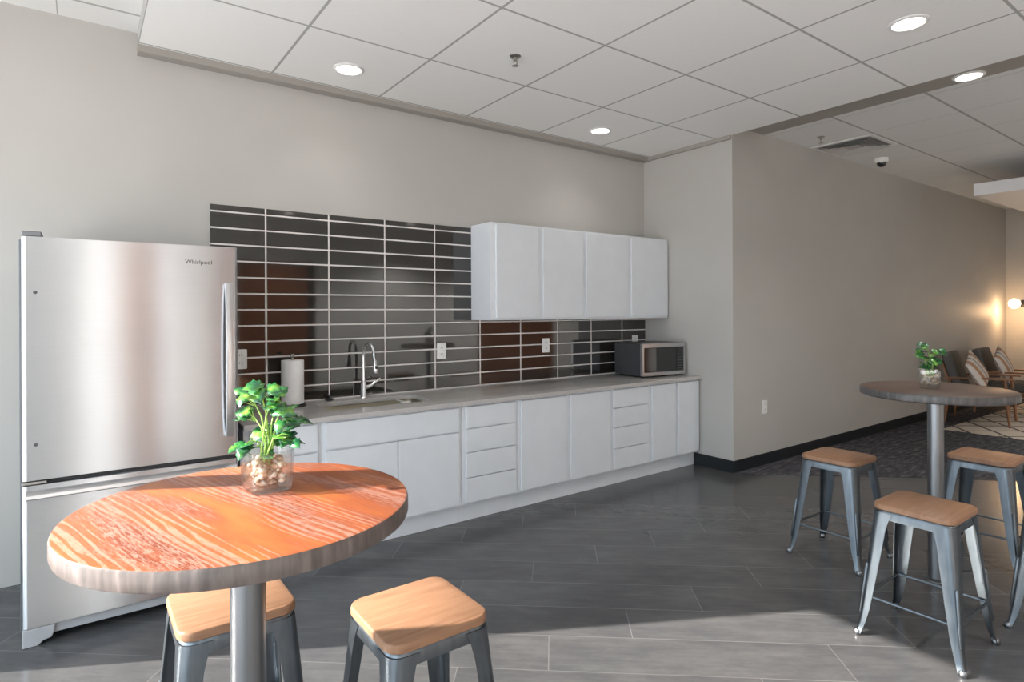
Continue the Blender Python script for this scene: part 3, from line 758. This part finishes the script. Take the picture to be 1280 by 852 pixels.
# ------------------------------------------------------------------ lounge
rug = link('rug', B((8.72, 12.2, -4.4, -1.46, 0.0065, 0.012)), 'rug', bevel=0.002); tag(rug, 'cream rug with dark diamond lines on the lounge carpet', 'rug')
def make_armchair(label):
    t = thing('armchair', label, 'armchair', (0, 0, 0), 0, 'wood-framed grey lounge armchairs')
    # faces -Y
    for sx in (1, -1):
        for y0, y1, s in ((-0.26, -0.31, 1), (0.30, 0.36, 1)):
            bm = bmesh.new(); tube(bm, [(sx * 0.31, y0, 0.60 if y0 < 0 else 0.60), (sx * 0.315, (y0 + y1) / 2, 0.30), (sx * 0.33, y1, 0.0)], [0.017, 0.024, 0.013], 12)
            link('leg', bm, 'brownwood', t, smooth=True)
        bm = bmesh.new()
        rings = []
        for y, w, z in ((-0.36, 0.018, 0.605), (-0.33, 0.030, 0.607), (-0.20, 0.034, 0.605), (0.05, 0.028, 0.595), (0.28, 0.020, 0.585), (0.36, 0.016, 0.583)):
            rings.append([(sx * 0.31 + a * w, y, z + b) for a, b in ((-1, -0.010), (1, -0.010), (1, 0.010), (0.7, 0.014), (-0.7, 0.014), (-1, 0.010))])
        loft(bm, rings); link('armrest', bm, 'brownwood', t, smooth=True)
    link('seat_frame', B((-0.30, 0.30, -0.30, -0.27, 0.27, 0.33), (-0.30, 0.30, 0.27, 0.30, 0.25, 0.31), (-0.30, -0.275, -0.27, 0.27, 0.265, 0.32), (0.275, 0.30, -0.27, 0.27, 0.265, 0.32)), 'brownwood', t, bevel=0.004)
    bm = bmesh.new(); box(bm, -0.285, 0.285, -0.31, 0.22, 0.335, 0.455)
    link('seat_cushion', bm, 'fabric', t, bevel=0.035, seg=4)
    bm = bmesh.new(); box(bm, -0.285, 0.285, -0.055, 0.055, 0.0, 0.52, Matrix.Translation((0, 0.215, 0.42)) @ Matrix.Rotation(R(-16), 4, 'X'))
    link('back_cushion', bm, 'fabric', t, bevel=0.04, seg=4)
    bm = bmesh.new(); box(bm, -0.27, 0.27, 0.056, 0.078, 0.02, 0.44, Matrix.Translation((0, 0.215, 0.40)) @ Matrix.Rotation(R(-16), 4, 'X')); link('back_frame', bm, 'brownwood', t, bevel=0.005)
    return t
ch = make_armchair('grey lounge armchair with wooden arms, nearer to the right table'); ch.location = (9.68, -1.60, 0.0145); ch.rotation_euler = (0, 0, R(8))
dup(ch, (10.82, -1.62, 0.0145), R(3), 'grey lounge armchair with wooden arms, farther away under the globe lamp')
def cushion(x, y, z, rx, rz, ry, label):
    bm = bmesh.new(); n = 14; h = 0.22
    vs = {}
    for sg in (1, -1):
        for i in range(n + 1):
            for j in range(n + 1):
                u, v = -1 + 2 * i / n, -1 + 2 * j / n
                p = (1 - abs(u) ** 2.6) * (1 - abs(v) ** 2.6)
                th = 0.06 * max(p, 0) ** 0.55
                k = 1 - 0.06 * (1 - max(abs(u), abs(v))) if False else 1
                pin = 1 - 0.07 * (1 - abs(v) ** 2) * abs(u) ** 3; pin2 = 1 - 0.07 * (1 - abs(u) ** 2) * abs(v) ** 3
                if sg == -1 and (i in (0, n) or j in (0, n)): vs[(sg, i, j)] = vs[(1, i, j)]
                else: vs[(sg, i, j)] = bm.verts.new((u * h * pin, -sg * th, v * h * pin2))
        for i in range(n):
            for j in range(n): bm.faces.new((vs[(sg, i, j)], vs[(sg, i + 1, j)], vs[(sg, i + 1, j + 1)], vs[(sg, i, j + 1)]))
    o = link('cushion', bm, 'stripe', smooth=True); o.location = (x, y, z); o.rotation_euler = (rx, ry, rz)
    return tag(o, label, 'cushion', 'striped cushions on the armchairs')
cushion(9.47, -1.60, 0.705, R(-26), R(10), R(-26), 'cream, tan and grey striped cushion on the nearer armchair')
cushion(10.64, -1.58, 0.72, R(-20), R(8), R(-26), 'cream, tan and grey striped cushion on the farther armchair')
# globe sconce on the far wall
t = thing('wall_sconce', 'warm glowing globe lamp on the far lounge wall', 'lamp', (XF, -1.288, 1.60))
bm = bmesh.new(); bmesh.ops.create_uvsphere(bm, u_segments=24, v_segments=16, radius=0.08, matrix=Matrix.Translation((-0.48, 0, 0))); link('globe', bm, 'globe', t, smooth=True)
bm = bmesh.new(); tube(bm, [(-0.405, 0, 0), (-0.02, 0, 0)], 0.012, 10); link('arm', bm, 'black', t, smooth=True)
bm = bmesh.new(); lathe(bm, [(0.06, 0.0), (0.06, 0.02)], n=24, mat=Matrix.Translation((-0.0005, 0, 0)) @ Matrix.Rotation(R(-90), 4, 'Y')); link('wall_plate', bm, 'black', t)
ld_ = bpy.data.lights.new('sconce_light', 'POINT'); lo = bpy.data.objects.new('sconce_light', ld_); C.objects.link(lo); lo.parent = t
lo.location = (-0.48, 0, -0.12); ld_.energy = 15; ld_.color = (1.0, 0.62, 0.32); ld_.shadow_soft_size = 0.08

# ------------------------------------------------------------------ ceiling fittings
def downlight(x, y, z, label, watts):
    t = thing('ceiling_downlight', label, 'ceiling light', (x, y, z), 0, 'round recessed ceiling lights')
    bm = bmesh.new(); lathe(bm, [(0.101, -0.0005), (0.101, -0.004), (0.094, -0.009), (0.082, -0.010), (0.078, -0.004), (0.078, -0.0005)], n=40, cap=False); link('trim_ring', bm, 'whiteplastic', t, smooth=True)
    bm = bmesh.new(); lathe(bm, [(0.077, -0.0008), (0.077, -0.005), (0.06, -0.0065)], n=40); link('lens', bm, 'lens', t)
    d = bpy.data.lights.new('downlight_lamp', 'SPOT'); o = bpy.data.objects.new('downlight_lamp', d); C.objects.link(o); o.parent = t
    o.location = (0, 0, -0.02); d.energy = watts; d.color = (1.0, 0.965, 0.92); d.spot_size = R(120); d.spot_blend = 1.0; d.shadow_soft_size = 0.07
    return t
downlight(1.452, -0.455, ZC, 'lit ceiling downlight above the paper towels and sink', 14)
downlight(3.778, -0.457, ZC, 'lit ceiling downlight above the wall cabinets', 14)
downlight(3.79, -2.9, ZC, 'lit downlight in the dropped panel over the right table, nearest the camera', 50)
downlight(5.272, -2.748, ZH - 0.006, 'lit downlight in the higher ceiling just past the dropped panel edge', 90)
for k_, (x_, y_) in enumerate(((0.6, -6.2), (2.9, -6.2), (5.2, -6.2), (7.5, -6.2), (9.8, -5.4))):  # unseen downlights added out of view as fill for the room
    downlight(x_, y_, ZH, ('added fill downlight in the high ceiling before the glazed corner', 'added fill downlight in the high ceiling before the brown door', 'added fill downlight in the high ceiling between the two brown doors', 'added fill downlight in the high ceiling before the wide brown door', 'added fill downlight in the high ceiling over the lounge rug end')[k_], (640, 700, 760, 1000, 1300)[k_])
def sprinkler(x, y, z, label):
    t = thing('fire_sprinkler', label, 'sprinkler', (x, y, z), 0, 'ceiling fire sprinklers')
    bm = bmesh.new(); lathe(bm, [(0.036, -0.0005), (0.036, -0.004), (0.028, -0.012), (0.014, -0.014)], n=24); link('escutcheon', bm, 'nickel', t, smooth=True)
    bm = bmesh.new(); lathe(bm, [(0.012, -0.012), (0.012, -0.028), (0.008, -0.032)], n=16); tube(bm, [(-0.012, 0, -0.026), (-0.016, 0, -0.042), (-0.004, 0, -0.058)], 0.003, 6); tube(bm, [(0.012, 0, -0.026), (0.016, 0, -0.042), (0.004, 0, -0.058)], 0.003, 6); link('frame', bm, 'nickel', t)
    bm = bmesh.new()
    lathe(bm, [(0.006, -0.056), (0.008, -0.062)], n=12)
    for k in range(12):
        a = 2 * PI * k / 12; box(bm, 0.004, 0.022, -0.003, 0.003, -0.0635, -0.0615, Matrix.Rotation(a, 4, 'Z'))
    link('deflector', bm, 'nickel', t)
    return t
sprinkler(2.236, -1.261, ZC, 'fire sprinkler in the middle of the dropped ceiling panel')
sprinkler(5.937, -1.344, ZH, 'fire sprinkler in the higher ceiling beside the air vent')
t = thing('air_vent', 'square white air diffuser in the higher ceiling beside the long wall', 'air vent', (6.545, -1.385, ZH))
def sq(h, z): return [(h, h, z), (-h, h, z), (-h, -h, z), (h, -h, z)]
bm = bmesh.new(); loft(bm, [sq(0.305, -0.0005), sq(0.305, -0.008), sq(0.265, -0.010), sq(0.262, -0.0005)], False, False); link('frame', bm, 'whiteplastic', t)
link('plenum', B((-0.262, 0.262, -0.262, 0.262, -0.0018, -0.0006)), 'greyplastic', t)
for k, h in enumerate((0.25, 0.19, 0.13)):
    bm = bmesh.new(); loft(bm, [sq(h, -0.022), sq(h - 0.042, -0.004), sq(h - 0.045, -0.004), sq(h - 0.003, -0.024)], False, False); link('louver', bm, 'louver', t)
link('center_plate', B((-0.07, 0.07, -0.07, 0.07, -0.02, -0.016)), 'louver', t)
t = thing('dome_camera', 'small white and black dome camera on the higher ceiling', 'security camera', (7.35, -1.324, ZH))
bm = bmesh.new(); lathe(bm, [(0.068, -0.0005), (0.068, -0.03), (0.062, -0.045), (0.05, -0.05)], n=28); link('housing', bm, 'whiteplastic', t, smooth=True)
bm = bmesh.new(); lathe(bm, [(0.049, -0.05), (0.046, -0.068), (0.034, -0.086), (0.015, -0.096), (0.0, -0.098)], n=28, cap=False); link('dome', bm, 'mwglass', t, smooth=True)
